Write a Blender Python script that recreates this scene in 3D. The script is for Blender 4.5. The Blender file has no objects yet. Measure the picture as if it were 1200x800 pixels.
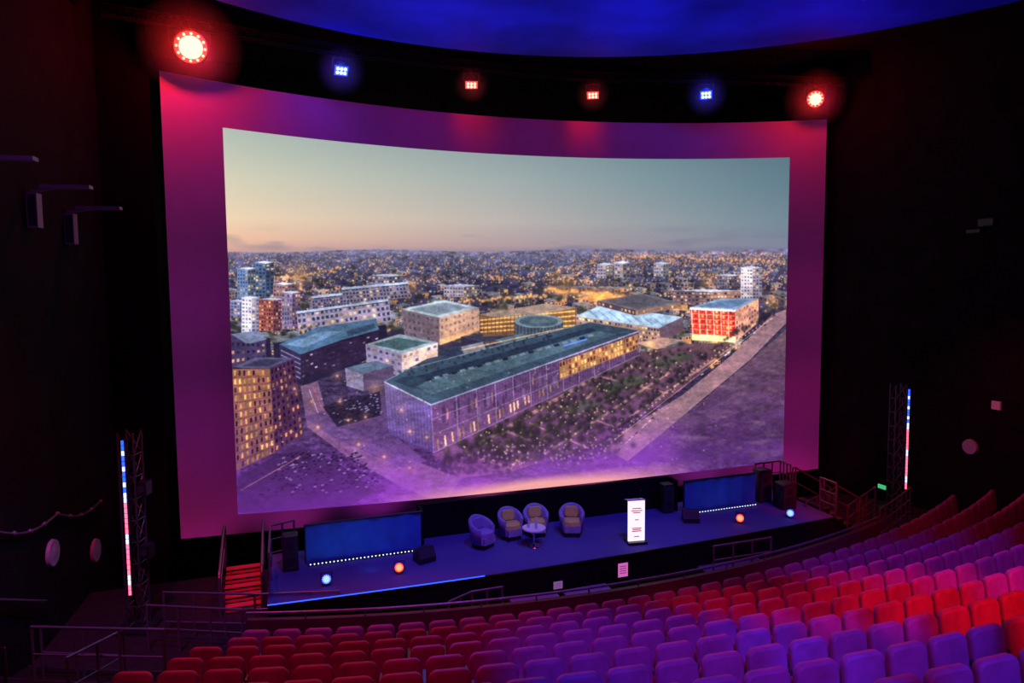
import bpy, math, random
import numpy as np
from mathutils import Matrix, Vector
random.seed(7); rng=np.random.default_rng(11)
sc=bpy.context.scene
pi=math.pi
# ------------------------------------------------------------ materials
MATS={}
def mat(name,col=(0.5,0.5,0.5),rough=0.6,metal=0.0,emi=None,es=0.0,noise=0.0,nscale=8.0,bump=0.0,sheen=0.0,spec=0.5):
    if name in MATS: return MATS[name]
    m=bpy.data.materials.new(name); m.use_nodes=True
    nt=m.node_tree; b=nt.nodes['Principled BSDF']
    b.inputs['Base Color'].default_value=(*col,1); b.inputs['Roughness'].default_value=rough
    b.inputs['Metallic'].default_value=metal
    b.inputs['Specular IOR Level'].default_value=spec
    if sheen: b.inputs['Sheen Weight'].default_value=sheen
    if emi is not None:
        b.inputs['Emission Color'].default_value=(*emi,1); b.inputs['Emission Strength'].default_value=es
    if noise>0 or bump>0:
        tc=nt.nodes.new('ShaderNodeTexCoord'); n=nt.nodes.new('ShaderNodeTexNoise'); n.inputs['Scale'].default_value=nscale
        n.inputs['Detail'].default_value=5
        nt.links.new(tc.outputs['Object'],n.inputs['Vector'])
        if noise>0:
            r=nt.nodes.new('ShaderNodeValToRGB')
            r.color_ramp.elements[0].position=0.3; r.color_ramp.elements[1].position=0.7
            r.color_ramp.elements[0].color=(*[c*(1-noise) for c in col],1)
            r.color_ramp.elements[1].color=(*[min(1,c*(1+noise)) for c in col],1)
            nt.links.new(n.outputs['Fac'],r.inputs['Fac']); nt.links.new(r.outputs['Color'],b.inputs['Base Color'])
        if bump>0:
            bp=nt.nodes.new('ShaderNodeBump'); bp.inputs['Strength'].default_value=bump; bp.inputs['Distance'].default_value=0.02
            nt.links.new(n.outputs['Fac'],bp.inputs['Height']); nt.links.new(bp.outputs['Normal'],b.inputs['Normal'])
    MATS[name]=m; return m
BLACK=mat('black_paint',(0.005,0.004,0.005),0.85,noise=0.3,nscale=3,spec=.15)
WALLM=mat('wall_acoustic_black',(0.0075,0.004,0.0055),0.9,noise=0.45,nscale=1.3,bump=0.2,spec=.15)
METAL=mat('black_metal',(0.03,0.03,0.035),0.4,metal=0.5)
RAILM=mat('rail_metal',(0.20,0.16,0.20),0.35,metal=0.6)
TRUSSM=mat('truss_aluminium',(0.16,0.15,0.17),0.35,metal=0.8)
CARPET=mat('stage_carpet',(0.06,0.06,0.22),0.9,noise=0.2,nscale=20)
FLOORM=mat('floor_carpet_dark',(0.03,0.012,0.018),0.9,noise=0.3,nscale=6,spec=.2)
TERR=mat('terrace_carpet',(0.010,0.004,0.007),0.9,noise=0.3,nscale=6,spec=.2)
NOSE=mat('step_nosing',(0.02,0.006,0.010),0.6)
SEAT=mat('seat_fabric',(0.25,0.04,0.16),0.65,noise=0.18,nscale=5,bump=0.1,spec=.35)
SEATP=mat('seat_plastic',(0.03,0.02,0.03),0.4)
TUB=mat('tub_chair_fabric',(0.24,0.22,0.46),0.8,noise=0.15,nscale=14)
TUBC=mat('tub_chair_cushion',(0.55,0.50,0.12),0.8,noise=0.15,nscale=14)
WHITE=mat('white_plastic',(0.75,0.73,0.75),0.4)
GREYP=mat('grey_housing',(0.24,0.18,0.26),0.5)
DISC=mat('uplighter_shade',(0.45,0.38,0.45),0.5)
CHROME=mat('chrome',(0.6,0.6,0.62),0.15,metal=1.0)
DRAPE=mat('blue_drape',(0.03,0.18,0.50),0.8,noise=0.15,nscale=3)
GRILLE=mat('speaker_grille',(0.02,0.02,0.025),0.6,bump=0.5,nscale=90)
GLASS=mat('bottle_glass',(0.5,0.6,0.6),0.1)
E_RED=mat('lamp_red_glow',(0.2,0,0),0.5,emi=(1,0.02,0.01),es=5.0)
E_REDC=mat('lamp_red_core',(0.2,0,0),0.5,emi=(1,0.34,0.24),es=3.6)
E_BLU=mat('lamp_blue_glow',(0,0,0.2),0.5,emi=(0.02,0.05,1),es=4.0)
E_BLUC=mat('lamp_blue_core',(0,0,0.2),0.5,emi=(0.35,0.5,1),es=4.0)
E_BLUF=mat('floor_lamp_blue_core',(0,0,0.2),0.5,emi=(0.2,0.35,1),es=2.4)
E_ORG=mat('lamp_orange_core',(0.2,0,0),0.5,emi=(1,0.24,0.12),es=2.2)
E_STR=mat('led_strip_white',(0.2,0.2,0.3),0.5,emi=(0.5,0.6,1),es=2.2)
E_STB=mat('led_strip_blue',(0,0,0.2),0.5,emi=(0.02,0.08,1),es=2.5)
E_STR2=mat('led_strip_red',(0.2,0,0),0.5,emi=(1,0.10,0.20),es=3.0)
E_SIGN=mat('lectern_sign',(0.7,0.7,0.7),0.5,emi=(1,0.84,0.85),es=1.1)
E_TXT=mat('sign_text',(0.3,0.02,0.1),0.6,emi=(0.5,0.05,0.2),es=0.4)
E_PINK=mat('pink_poster',(0.6,0.2,0.5),0.6,emi=(0.9,0.2,0.6),es=0.6)
E_GRN=mat('exit_green',(0,0.3,0.1),0.5,emi=(0.1,1,0.4),es=0.5)
# ------------------------------------------------------------ mesh builder
class MB:
    def __init__(s): s.v=[]; s.f=[]; s.m=[]; s.sm=[]; s.mats=[]
    def mi(s,m):
        if m not in s.mats: s.mats.append(m)
        return s.mats.index(m)
    def add(s,vs,fs,m,smooth=False,M=None):
        b=len(s.v)
        if M is not None: vs=[M@Vector(v) for v in vs]
        s.v.extend([tuple(v) for v in vs]); k=s.mi(m)
        for f in fs: s.f.append(tuple(i+b for i in f)); s.m.append(k); s.sm.append(smooth)
    def box(s,c,size,m,M=None,rz=0,rx=0,ry=0):
        x,y,z=[q/2 for q in size]
        vs=[(a*x,b*y,d*z) for a in(-1,1) for b in(-1,1) for d in(-1,1)]
        fs=[(0,1,3,2),(4,6,7,5),(0,4,5,1),(2,3,7,6),(0,2,6,4),(1,5,7,3)]
        T=Matrix.Translation(c)@Matrix.Rotation(rz,4,'Z')@Matrix.Rotation(ry,4,'Y')@Matrix.Rotation(rx,4,'X')
        if M is not None: T=M@T
        s.add(vs,fs,m,False,T)
    def cyl(s,p0,p1,r,m,n=10,r1=None,M=None,caps=True):
        p0=Vector(p0);p1=Vector(p1); d=p1-p0
        if d.length<1e-6: return
        q=d.to_track_quat('Z','Y').to_matrix(); r1=r if r1 is None else r1
        vs=[];fs=[]
        for i in range(n):
            a=2*pi*i/n; vs.append(p0+q@Vector((r*math.cos(a),r*math.sin(a),0)))
        for i in range(n):
            a=2*pi*i/n; vs.append(p1+q@Vector((r1*math.cos(a),r1*math.sin(a),0)))
        for i in range(n): fs.append((i,(i+1)%n,n+(i+1)%n,n+i))
        s.add(vs,fs,m,True,M)
        if caps:
            s.add(vs[:n],[tuple(range(n-1,-1,-1))],m,False,M); s.add(vs[n:],[tuple(range(n))],m,False,M)
    def tube(s,pts,r,m,n=8):
        for a,b in zip(pts[:-1],pts[1:]): s.cyl(a,b,r,m,n)
    def rbox(s,c,w,h,d,r,m,M=None,rx=0,e=0.02,n=4,topcurve=0.0):
        def ring(inset,y):
            o=[]; ww=w/2-inset; hh=h/2-inset; rr=max(r-inset,0.005)
            for (cx,cz,a0) in((ww-rr,hh-rr,0),(-ww+rr,hh-rr,90),(-ww+rr,-hh+rr,180),(ww-rr,-hh+rr,270)):
                for i in range(n+1):
                    a=math.radians(a0+90*i/n); x=cx+rr*math.cos(a); z=cz+rr*math.sin(a)
                    if z>0: z+=topcurve*(1-(x/ww)**2)
                    o.append((x,y,z))
            return o
        rings=[ring(e,-d/2),ring(e*.3,-d/2+e*.3),ring(0,-d/2+e),ring(0,d/2-e),ring(e,d/2)]
        k=len(rings[0]); vs=sum(rings,[]); fs=[]
        for a in range(4):
            for i in range(k):
                j=(i+1)%k; fs.append((a*k+i,a*k+j,(a+1)*k+j,(a+1)*k+i))
        T=Matrix.Translation(c)@Matrix.Rotation(rx,4,'X')
        if M is not None: T=M@T
        s.add(vs,fs,m,True,T)
        s.add(rings[0],[tuple(range(k))],m,False,T); s.add(rings[4],[tuple(range(k-1,-1,-1))],m,False,T)
    def sph(s,c,r,m,n=12,sz=1.0,M=None):
        vs=[];fs=[]; c=Vector(c); R=n//2
        for i in range(R+1):
            for j in range(n):
                a=pi*i/R; b=2*pi*j/n
                vs.append(c+Vector((r*math.sin(a)*math.cos(b),r*math.sin(a)*math.sin(b),r*sz*math.cos(a))))
        for i in range(R):
            for j in range(n): fs.append((i*n+j,(i+1)*n+j,(i+1)*n+(j+1)%n,i*n+(j+1)%n))
        s.add(vs,fs,m,True,M)
    def obj(s,name,loc=(0,0,0),rz=0.0):
        me=bpy.data.meshes.new(name); me.from_pydata(s.v,[],s.f)
        for m in s.mats: me.materials.append(m)
        me.polygons.foreach_set('material_index',s.m); me.polygons.foreach_set('use_smooth',s.sm); me.update()
        o=bpy.data.objects.new(name,me); sc.collection.objects.link(o); o.location=loc; o.rotation_euler=(0,0,rz); return o
# ------------------------------------------------------------ reference frames
CAM=Vector((0,0,7.85))
SA=math.radians(18.4); F0=Vector((0.77,15.89,0)); E1=Vector((math.cos(SA),math.sin(SA),0)); N1=Vector((-math.sin(SA),math.cos(SA),0))
def S(s,t,z=0.0): return F0+E1*s+N1*t+Vector((0,0,z))
MS=Matrix.Translation(F0)@Matrix.Rotation(SA,4,'Z')
O=Vector((-5.68,40.8,0))
def PR(R,th,z=0.0):
    a=math.radians(th); return Vector((O.x+R*math.sin(a),O.y-R*math.cos(a),z))
OC=Vector((7.35,2.5,0)); RS=24.1
def SP(phi,z,R=RS):
    a=math.radians(phi); return Vector((OC.x+R*math.sin(a),OC.y+R*math.cos(a),z))
def lwx(y): return -8.6-0.2417*(y-8)
def rwx(y): return 13.9-0.416*(y-22.5)
# ------------------------------------------------------------ room shell
def wallobj(name,p0,p1,z0,z1,thick,m,side=1):
    mb=MB(); p0=Vector((*p0,0));p1=Vector((*p1,0)); d=p1-p0; c=(p0+p1)/2; nrm=Vector((-d.y,d.x,0)).normalized()*side
    a=math.atan2(d.y,d.x)
    mb.box((0,0,0),(d.length,thick,z1-z0),m)
    return mb.obj(name,(c.x+nrm.x*thick/2,c.y+nrm.y*thick/2,(z0+z1)/2),a)
wallobj('wall_left',(lwx(-6),-6),(lwx(30),30),-3,16.5,0.3,WALLM,1)
wallobj('wall_right',(rwx(-6),-6),(rwx(31),31),-3,16.5,0.3,WALLM,-1)
wallobj('wall_back',(lwx(-6)-.3,-6),(rwx(-6)+.3,-6),-3,16.5,0.3,WALLM,-1)
wallobj('wall_front',(lwx(30)-4,23.6),(16,34.0),-3,16.5,0.3,BLACK,1)
wallobj('wall_screen_wing',(-10.0,19.35),(-11.5,18.9),-3,16.5,0.15,BLACK,-1)
wallobj('wall_screen_wing.001',(12.05,26.3),(13.2,26.66),-3,16.5,0.15,BLACK,1)
mb=MB(); mb.box((3,13.5,16.0),(42,42,0.3),BLACK); mb.obj('ceiling')
CEILM=mat('ceiling_raft_blue',(0.025,0.035,0.50),0.85,noise=0.5,nscale=0.35,spec=.1)
mb=MB(); n=96; cx,cy=3.2,8.9; a_,b_=14.2,14.0
top=[(cx+a_*math.cos(2*pi*i/n),cy+b_*math.sin(2*pi*i/n),15.25) for i in range(n)]
bot=[(x,y,15.0) for x,y,z in top]
mb.add(bot,[tuple(range(n-1,-1,-1))],CEILM); mb.add(top,[tuple(range(n))],BLACK)
mb.add(bot+top,[(i,(i+1)%n,n+(i+1)%n,n+i) for i in range(n)],BLACK,True)
mb.obj('ceiling_raft')
mb=MB()
mb.add([(-12.5,3,0),(22,3,0),(14.6,21.6,0),S(13,4.4),S(-11.5,4.4)],[(0,1,2,3,4)],FLOORM)
mb.add([S(13,4.4),S(-11.5,4.4),S(-11.5,4.4,-2.4),S(13,4.4,-2.4)],[(0,1,2,3)],BLACK)
mb.obj('floor')
mb=MB(); mb.box((2,23,-2.5),(34,22,0.2),BLACK); mb.obj('floor_screen_pit')
# ------------------------------------------------------------ terraces + seats
NR=11; R0=27.6; RISE=0.385; SPC=1.0
def inside(pt,mar): return pt.x>lwx(pt.y)+mar and pt.x<rwx(pt.y)-mar
def trange(R,mar):
    lo=10.0
    while inside(PR(R,lo),mar) and lo>-30: lo-=0.25
    hi=10.0
    while inside(PR(R,hi),mar) and hi<65: hi+=0.25
    return lo+.25,hi-.25
mb=MB()
for k in range(1,NR+3):
    z=RISE*k; Ra=R0+SPC*k-0.35
    lo,hi=trange(Ra+0.5,0.02); ns=50; vs=[];
    for i in range(ns+1):
        th=lo+(hi-lo)*i/ns
        vs+= [PR(Ra,th,z-RISE),PR(Ra,th,z),PR(Ra+SPC,th,z)]
    fs=[];
    for i in range(ns):
        a=3*i; fs+=[(a,a+3,a+4,a+1),(a+1,a+4,a+5,a+2)]
    mb.add(vs,fs,TERR)
    vs=[]
    for i in range(ns+1):
        th=lo+(hi-lo)*i/ns; vs+=[PR(Ra-.01,th,z-.05),PR(Ra-.01,th,z+.006),PR(Ra+.05,th,z+.006)]
    mb.add(vs,fs,NOSE)
mb.obj('floor_terraces')
def seat(mb,M):
    mb.rbox((0,-0.02,0.66),0.545,0.60,0.12,0.10,SEAT,M,rx=math.radians(-9),e=0.035,topcurve=0.015)
    mb.rbox((0,-0.09,0.50),0.44,0.40,0.03,0.05,SEATP,M,rx=math.radians(-9),e=0.008,n=2)
    mb.rbox((0,0.16,0.55),0.48,0.42,0.10,0.06,SEAT,M,rx=math.radians(14),e=0.025,n=2)
    mb.box((-.3,0.10,0.62),(0.045,0.34,0.05),SEATP,M)
    mb.box((-.3,0.04,0.31),(0.04,0.16,0.62),SEATP,M)
    mb.box((-.3,0.06,0.015),(0.07,0.34,0.03),METAL,M)
PITCH=0.61
for k in range(NR):
    R=R0+SPC*k+0.25; z=RISE*k
    lo,hi=trange(R,.45); lo=1.2-0.1*k+(.35 if k%2 else 0); dth=math.degrees(PITCH/R)
    mb=MB(); th=lo
    c=PR(R,20,z)
    while th<hi:
        p=PR(R,th,z)-c; M=Matrix.Translation(p)@Matrix.Rotation(math.radians(th),4,'Z')
        seat(mb,M); th+=dth
    p=PR(R,th,z)-c; M=Matrix.Translation(p)@Matrix.Rotation(math.radians(th),4,'Z')
    mb.box((-0.3,0.10,0.62),(0.045,0.34,0.05),SEATP,M); mb.box((-0.3,0.04,0.31),(0.04,0.16,0.62),SEATP,M)
    mb.obj('theatre_seat_row',c)
mb=MB(); ns=70; vs=[]
for i in range(ns+1):
    th=0.2+(36.5-0.2)*i/ns
    vs+=[PR(27.0,th,0),PR(27.0,th,.80),PR(27.12,th,.80),PR(27.12,th,0)]
fs=[]
for i in range(ns):
    a=4*i; fs+=[(a,a+4,a+5,a+1),(a+1,a+5,a+6,a+2),(a+2,a+6,a+7,a+3)]
mb.add(vs,fs,mat('parapet_paint',(0.08,0.015,0.025),0.6,noise=.2))
mb.tube([PR(27.06,0.2+(36.3)*i/ns,.93) for i in range(ns+1)],0.03,RAILM)
for i in range(0,ns+1,5): mb.cyl(PR(27.06,0.2+36.3*i/ns,.78),PR(27.06,0.2+36.3*i/ns,.93),.018,RAILM)
mb.obj('parapet_wall')
def rail(name,pts,h=1.0,mid=(0.5,),m=RAILM,r=0.025,sub=1):
    mb=MB(); pts=[Vector(p) for p in pts]; c=pts[0].copy(); P=[p-c for p in pts]
    up=Vector((0,0,h))
    mb.tube([p+up for p in P],r,m)
    for q in mid: mb.tube([p+up*q for p in P],r*.7,m)
    for a,b in zip(P[:-1],P[1:]):
        for i in range(sub): 
            q=a.lerp(b,i/sub); mb.cyl(q,q+up,r,m)
    mb.cyl(P[-1],P[-1]+up,r,m)
    for p in P: mb.sph(p+up,r*1.05,m,8)
    return mb.obj(name,c)
rail('guard_rail',[PR(26.3,-4.5),PR(26.35,0),PR(26.3,4)],1.0,mid=(.33,.66),sub=3)
rail('guard_rail',[PR(26.9,-4.5),PR(27.05,0)],1.0,sub=3)
rail('guard_rail',[PR(28.6,-6.5,.385),PR(28.6,-3.2,.385),PR(30.2,-3.0,.77)],1.0,sub=2)
rail('guard_rail',[PR(29.3,-5.6,.77),PR(29.3,-0.9,.77)],1.0,sub=3)
rail('guard_rail',[PR(31.3,-6.2,1.54),PR(31.3,-3.2,1.54)],1.0,sub=2)
rail('guard_rail',[PR(27.0,37.0),PR(26.9,40.0),PR(26.8,43.0)],1.1,mid=(.33,.66),sub=3)
rail('guard_rail',[PR(26.3,36.0),PR(26.0,41.5)],1.1,mid=(.33,.66),sub=3)
rail('guard_rail',[PR(25.4,34.5),PR(25.2,39.5)],1.1,mid=(.33,.66),sub=3)
mb=MB(); pts=[Vector((lwx(y)+.12,y,z)) for y,z in((5,4.6),(8.5,3.5),(12,2.1),(14,1.1))]
mb.tube(pts,.03,RAILM)
for p in pts: mb.cyl(p,p+Vector((-.1,0,-.05)),.015,RAILM)
mb.obj('wall_handrail')
# ------------------------------------------------------------ the slide
SCL=2; X0,Y0,CW,CH=250,140,690,480
W,H=CW*SCL,CH*SCL
yy,xx=np.mgrid[0:H,0:W].astype(np.float32); PX=xx/SCL+X0; PY=yy/SCL+Y0
def vnoise(sx,sy,seed):
    r=np.random.default_rng(seed); gx=int(CW/sx)+3; gy=int(CH/sy)+3; g=r.random((gy,gx)).astype(np.float32)
    u=(PX-X0)/sx; v=(PY-Y0)/sy; i=u.astype(int); j=v.astype(int); fu=u-i; fv=v-j; fu=fu*fu*(3-2*fu); fv=fv*fv*(3-2*fv)
    return (g[j,i]*(1-fu)+g[j,i+1]*fu)*(1-fv)+(g[j+1,i]*(1-fu)+g[j+1,i+1]*fu)*fv
def ramp(t,stops):
    ks=[s[0] for s in stops]; return np.stack([np.interp(t,ks,[s[1][c] for s in stops]) for c in range(3)],-1)
img=np.zeros((H,W,3),np.float32)
v=(PY-150)
skyL=ramp(v,[(0,(172,190,178)),(60,(212,210,184)),(105,(240,214,180)),(130,(242,194,162)),(145,(205,160,155))])
skyC=ramp(v,[(0,(124,148,154)),(60,(160,173,172)),(110,(188,180,174)),(138,(178,156,160)),(150,(128,120,145))])
skyR=ramp(v,[(0,(74,108,122)),(60,(92,127,140)),(110,(114,138,152)),(138,(126,133,154)),(150,(98,105,135))])
u=np.clip((PX-262)/660,0,1)[...,None]
img[:]=np.where(u<.5,skyL*(1-2*u)+skyC*2*u,skyC*(2-2*u)+skyR*(2*u-1))
cl=np.clip((vnoise(60,8,1)*.6+vnoise(25,4,2)*.4-.5)*3,0,1)*np.clip((PY-262)/20,0,1)*np.clip((296-PY)/6,0,1)*.4
img=img*(1-cl[...,None])+np.array((110,115,140))*cl[...,None]
gr=ramp(PY,[(293,(112,112,142)),(302,(70,76,106)),(340,(54,54,82)),(420,(50,46,72)),(500,(68,50,88)),(560,(84,48,118)),(600,(110,48,145))])
tx=(.55+.5*vnoise(9,3,3)+.5*vnoise(3,1.5,4))[...,None]
hl=293+1.5*np.sin(PX/40)+(PX-600)*-.003
img=np.where((PY>hl)[...,None],gr*tx,img)
def clipbb(x0,y0,x1,y1):
    return max(0,int((x0-X0)*SCL)-1),max(0,int((y0-Y0)*SCL)-1),min(W,int((x1-X0)*SCL)+2),min(H,int((y1-Y0)*SCL)+2)
def poly(pts,col,al=1.0,col2=None,tex=0):
    xs=[p[0] for p in pts]; ys=[p[1] for p in pts]
    a,b,c,d=clipbb(min(xs),min(ys),max(xs),max(ys))
    if c<=a or d<=b: return
    X=PX[b:d,a:c]; Y=PY[b:d,a:c]; ins=np.zeros(X.shape,bool); n=len(pts)
    for i in range(n):
        x1,y1=pts[i]; x2,y2=pts[(i+1)%n]
        if y1==y2: continue
        ins^=((y1>Y)!=(y2>Y))&(X<(x2-x1)*(Y-y1)/(y2-y1)+x1)
    C=np.array(col,np.float32)
    if col2 is not None:
        t=((Y-min(ys))/max(1e-3,max(ys)-min(ys)))[...,None]; C=C*(1-t)+np.array(col2,np.float32)*t
    else: C=np.broadcast_to(C,X.shape+(3,))
    if tex: C=C*(1+tex*(rng.random(X.shape)-.5))[...,None]
    sub=img[b:d,a:c]; m=(ins*al)[...,None]; img[b:d,a:c]=sub*(1-m)+C*m
def quadpt(q,u,v):
    a,b,c,d=q
    return ((a[0]*(1-u)+b[0]*u)*(1-v)+(d[0]*(1-u)+c[0]*u)*v,(a[1]*(1-u)+b[1]*u)*(1-v)+(d[1]*(1-u)+c[1]*u)*v)
def wins(q,nx,ny,col,prob=.7,fw=.6,fh=.6,al=.9,dark=None):
    for i in range(nx):
        for j in range(ny):
            on=rng.random()<prob
            if not on and dark is None: continue
            u0=(i+.5-fw/2)/nx;u1=(i+.5+fw/2)/nx;v0=(j+.5-fh/2)/ny;v1=(j+.5+fh/2)/ny
            k=.5+.6*rng.random()
            poly([quadpt(q,u0,v0),quadpt(q,u1,v0),quadpt(q,u1,v1),quadpt(q,u0,v1)],[min(255,c*k) for c in (col if on else dark)],al)
def dot(x,y,r,col,add=1.0):
    a,b,c,d=clipbb(x-2.5*r,y-2.5*r,x+2.5*r,y+2.5*r)
    if c<=a or d<=b: return
    g=np.clip(np.exp(-((PX[b:d,a:c]-x)**2+(PY[b:d,a:c]-y)**2)/(r*r))*add,0,1)[...,None]*.95
    img[b:d,a:c]=img[b:d,a:c]*(1-g)+np.array(col)*g
def line(x0,y0,x1,y1,w,col,al=1.0):
    dx,dy=x1-x0,y1-y0; L=math.hypot(dx,dy); nx,ny=-dy/L*w/2,dx/L*w/2
    poly([(x0+nx,y0+ny),(x1+nx,y1+ny),(x1-nx,y1-ny),(x0-nx,y0-ny)],col,al)
warm=[(255,205,120),(255,175,90),(255,225,170),(255,150,80)]
def block(x,y,w,h,dep,roof,left,right,nx=0,ny=0,wp=.4,wc=(255,210,140),dark=None,kx=.45,rise=.16):
    a=(x,y); f=(x+w*kx,y+w*kx*rise*1.6); r=(x+w,y+w*(kx*1.6-(1-kx))*rise); b=(x+w*(1-kx),y-w*(1-kx)*rise)
    poly([a,b,r,f],roof); 
    lq=[a,f,(f[0],f[1]+h),(a[0],a[1]+h*.92)]; rq=[f,r,(r[0],r[1]+h*.92),(f[0],f[1]+h)]
    poly(lq,left); poly(rq,right)
    i1=[tuple(np.array(p)*.8+np.array(((a[0]+r[0])/2,(b[1]+f[1])/2))*.2) for p in (a,b,r,f)]
    poly(i1,tuple(c*.82 for c in roof),.8)
    if nx: 
        wins(lq,max(1,int(nx*kx)),ny,wc,wp,.5,.5,.85,dark); wins(rq,max(1,int(nx*(1-kx))),ny,wc,wp,.5,.5,.85,dark)
for i in range(1800):
    y=295+(rng.random()**1.6)*70; x=262+rng.random()*662
    r=.4+.012*(y-296); dot(x,y,r,warm[rng.integers(4)] if rng.random()<.78 else (215,225,255),.45+.55*rng.random())
els=sorted([298+112*rng.random()**.95 for _ in range(980)])
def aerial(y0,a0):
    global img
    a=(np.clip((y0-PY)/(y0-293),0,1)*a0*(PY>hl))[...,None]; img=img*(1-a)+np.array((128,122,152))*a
stage1=False
for y in els:
    if not stage1 and y>330:
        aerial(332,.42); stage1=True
        for i in range(1500):
            yy_=295+(rng.random()**1.5)*36; dot(262+rng.random()*662,yy_,.42+.012*(yy_-296),warm[rng.integers(4)] if rng.random()<.75 else (225,230,255),.55+.45*rng.random())
        for i in range(420): dot(690+rng.random()*232,296+rng.random()*16,.7,(255,185,120),.8)
    x=252+rng.random()*668; s=(y-285)/26
    if x>845 and y>365: continue
    if rng.random()<.38:
        for _ in range(4): dot(x+rng.normal()*3.4*s,y+rng.normal()*1.0*s,.6+.75*s,(36,42,46) if rng.random()<.65 else (62,68,52),.85)
        continue
    w=(3+6.5*rng.random())*s; h=(1.2+2.6*rng.random())*s
    g=rng.random(); roof=(84+84*g,96+78*g,116+66*g); wl=(58+50*g,54+44*g,76+46*g); wr=(104+78*g,90+64*g,98+54*g)
    if rng.random()<.18: wr=(195,148,104)
    block(x,y,w,h,0,roof,wl,wr,max(2,int(w/3)),max(1,int(h/3)),.45,dark=tuple(c*.6 for c in wl),kx=.3+.3*rng.random())
    for _ in range(2): dot(x+w*rng.random(),y+h+w*.15,.6+.22*s,warm[rng.integers(4)],.9)
for (a,b,c,d,w) in [(280,334,400,314,1.7),(330,342,520,328,1.2),(640,338,760,352,3),(560,322,700,330,1.3),(720,300,920,306,1.5),(380,347,470,338,1.6),(600,310,690,316,1),(770,318,905,326,1.2),(540,352,640,346,2)]:
    for t in np.linspace(0,1,int(abs(c-a)/3)): dot(a+(c-a)*t+rng.normal(),b+(d-b)*t+rng.normal()*1.2,w*.8,(255,195,115),.7+.25*rng.random())
for (x,y,r) in [(350,322,14),(700,347,16),(730,352,14),(585,370,12),(480,335,9),(830,330,10),(440,378,8),(660,335,14),(905,352,10)]:
    dot(x,y,r,(240,175,95),.35)
poly([(672,350),(700,345),(806,357),(806,364),(740,358)],(240,185,100),.6)
def tower(x0,y0,x1,y1,c,c2=None,nx=4,ny=8,wc=(255,215,150),p=.35):
    mx=x0+(x1-x0)*.55; c2=c2 or tuple(v*.7 for v in c)
    poly([(x0,y0),(mx,y0+1.5),(mx,y1),(x0,y1-1)],c); poly([(mx,y0+1.5),(x1,y0),(x1,y1-2),(mx,y1)],c2)
    poly([(x0,y0),(x0+(x1-x0)*.45,y0-1.6),(x1,y0),(mx,y0+1.6)],(190,195,210))
    wins([(x0,y0+1),(mx,y0+2),(mx,y1),(x0,y1)],nx,ny,wc,p,.6,.5,.8,dark=tuple(v*.55 for v in c))
    wins([(mx,y0+2),(x1,y0+1),(x1,y1),(mx,y1)],nx-1,ny,wc,p,.6,.5,.8,dark=tuple(v*.4 for v in c))
tower(278,314,300,350,(112,138,172),None,4,8); tower(299,307,321,348,(82,108,150),None,3,9); tower(320,332,345,352,(150,120,130),None,4,4)
tower(700,309,718,326,(165,158,172),None,3,4); tower(720,307,738,325,(160,155,170),None,3,4); tower(766,308,786,324,(160,158,172),None,4,4)
tower(868,313,893,350,(195,188,198),(135,130,150),4,9); tower(788,340,868,357,(110,90,105),(150,118,115),10,4,p=.6); tower(840,322,866,338,(120,112,135),None,5,4)
tower(436,322,472,336,(120,118,150),None,6,3); tower(520,334,562,348,(168,160,175),None,7,3)
tower(270,352,290,372,(120,128,165),None,3,5); tower(283,348,304,393,(200,198,216),(146,144,168),3,10); tower(303,350,334,388,(150,86,84),(104,62,84),6,8,p=.5); tower(330,342,352,386,(135,122,160),(100,80,112),4,8)
for q,c in (([(365,348),(430,341),(432,354),(366,362)],(105,98,132)),([(400,338),(478,331),(482,348),(402,355)],(128,122,150)),([(347,366),(455,351),(459,376),(350,393)],(152,145,168))):
    poly(q,c); wins(q,20,4,(255,215,150),.35,.55,.55,.85,dark=tuple(v*.45 for v in c))
    line(q[0][0],q[0][1],q[1][0],q[1][1],2.6,(175,188,208)); line(q[0][0],q[0][1]+2,q[1][0],q[1][1]+2,.8,(70,60,85))
for i in range(90): dot(350+120*rng.random(),395-14*rng.random(),1.6,(250,190,110) if rng.random()<.35 else (36,42,44),.8)
poly([(460,385),(560,405),(600,400),(570,440),(450,445),(440,400)],(50,46,70),.9,None,.2)
poly([(470,362),(520,351),(561,360),(515,372)],(165,176,182)); poly([(480,362),(520,354),(550,360),(514,369)],(120,132,146)); poly([(470,362),(515,372),(515,404),(474,393)],(118,102,115)); poly([(515,372),(561,360),(562,386),(515,404)],(182,158,142))
wins([(515,372),(561,360),(562,386),(515,404)],9,4,(120,98,98),.8,.4,.4,.6); wins([(470,362),(515,372),(515,404),(474,393)],8,4,(86,72,90),.8,.4,.4,.6)
poly([(516,398),(562,382),(562,388),(516,404)],(245,195,135),.55)
block(540,394,62,12,0,(66,70,94),(48,44,68),(94,78,94),10,2,.5)
poly([(560,368),(640,355),(676,360),(676,388),(566,394)],(120,90,70)); poly([(560,368),(640,355),(676,360),(600,374)],(165,152,142),.8)
for k in range(4): 
    line(562,375+4.6*k,674,364+5.6*k,1.8,(240,195,110),.9)
    for t in np.linspace(0,1,26): x=562+112*t; poly([(x,372+4*k-8*t),(x+.8,372+4*k-8*t),(x+.8,379+4.6*k-8*t),(x,379+4.6*k-8*t)],(90,60,60),.6)
def ell(cx,cy,rx,ry,c): poly([(cx+rx*math.cos(a),cy+ry*math.sin(a)) for a in np.linspace(0,2*pi,28)[:-1]],c)
poly([(603,376),(660,376),(660,391),(603,391)],(60,72,88)); ell(631,391,28.5,7,(60,72,88)); 
for k in range(14): poly([(604+4*k,378),(605.4+4*k,378),(605.4+4*k,394),(604+4*k,394)],(100,110,130),.6)
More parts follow.
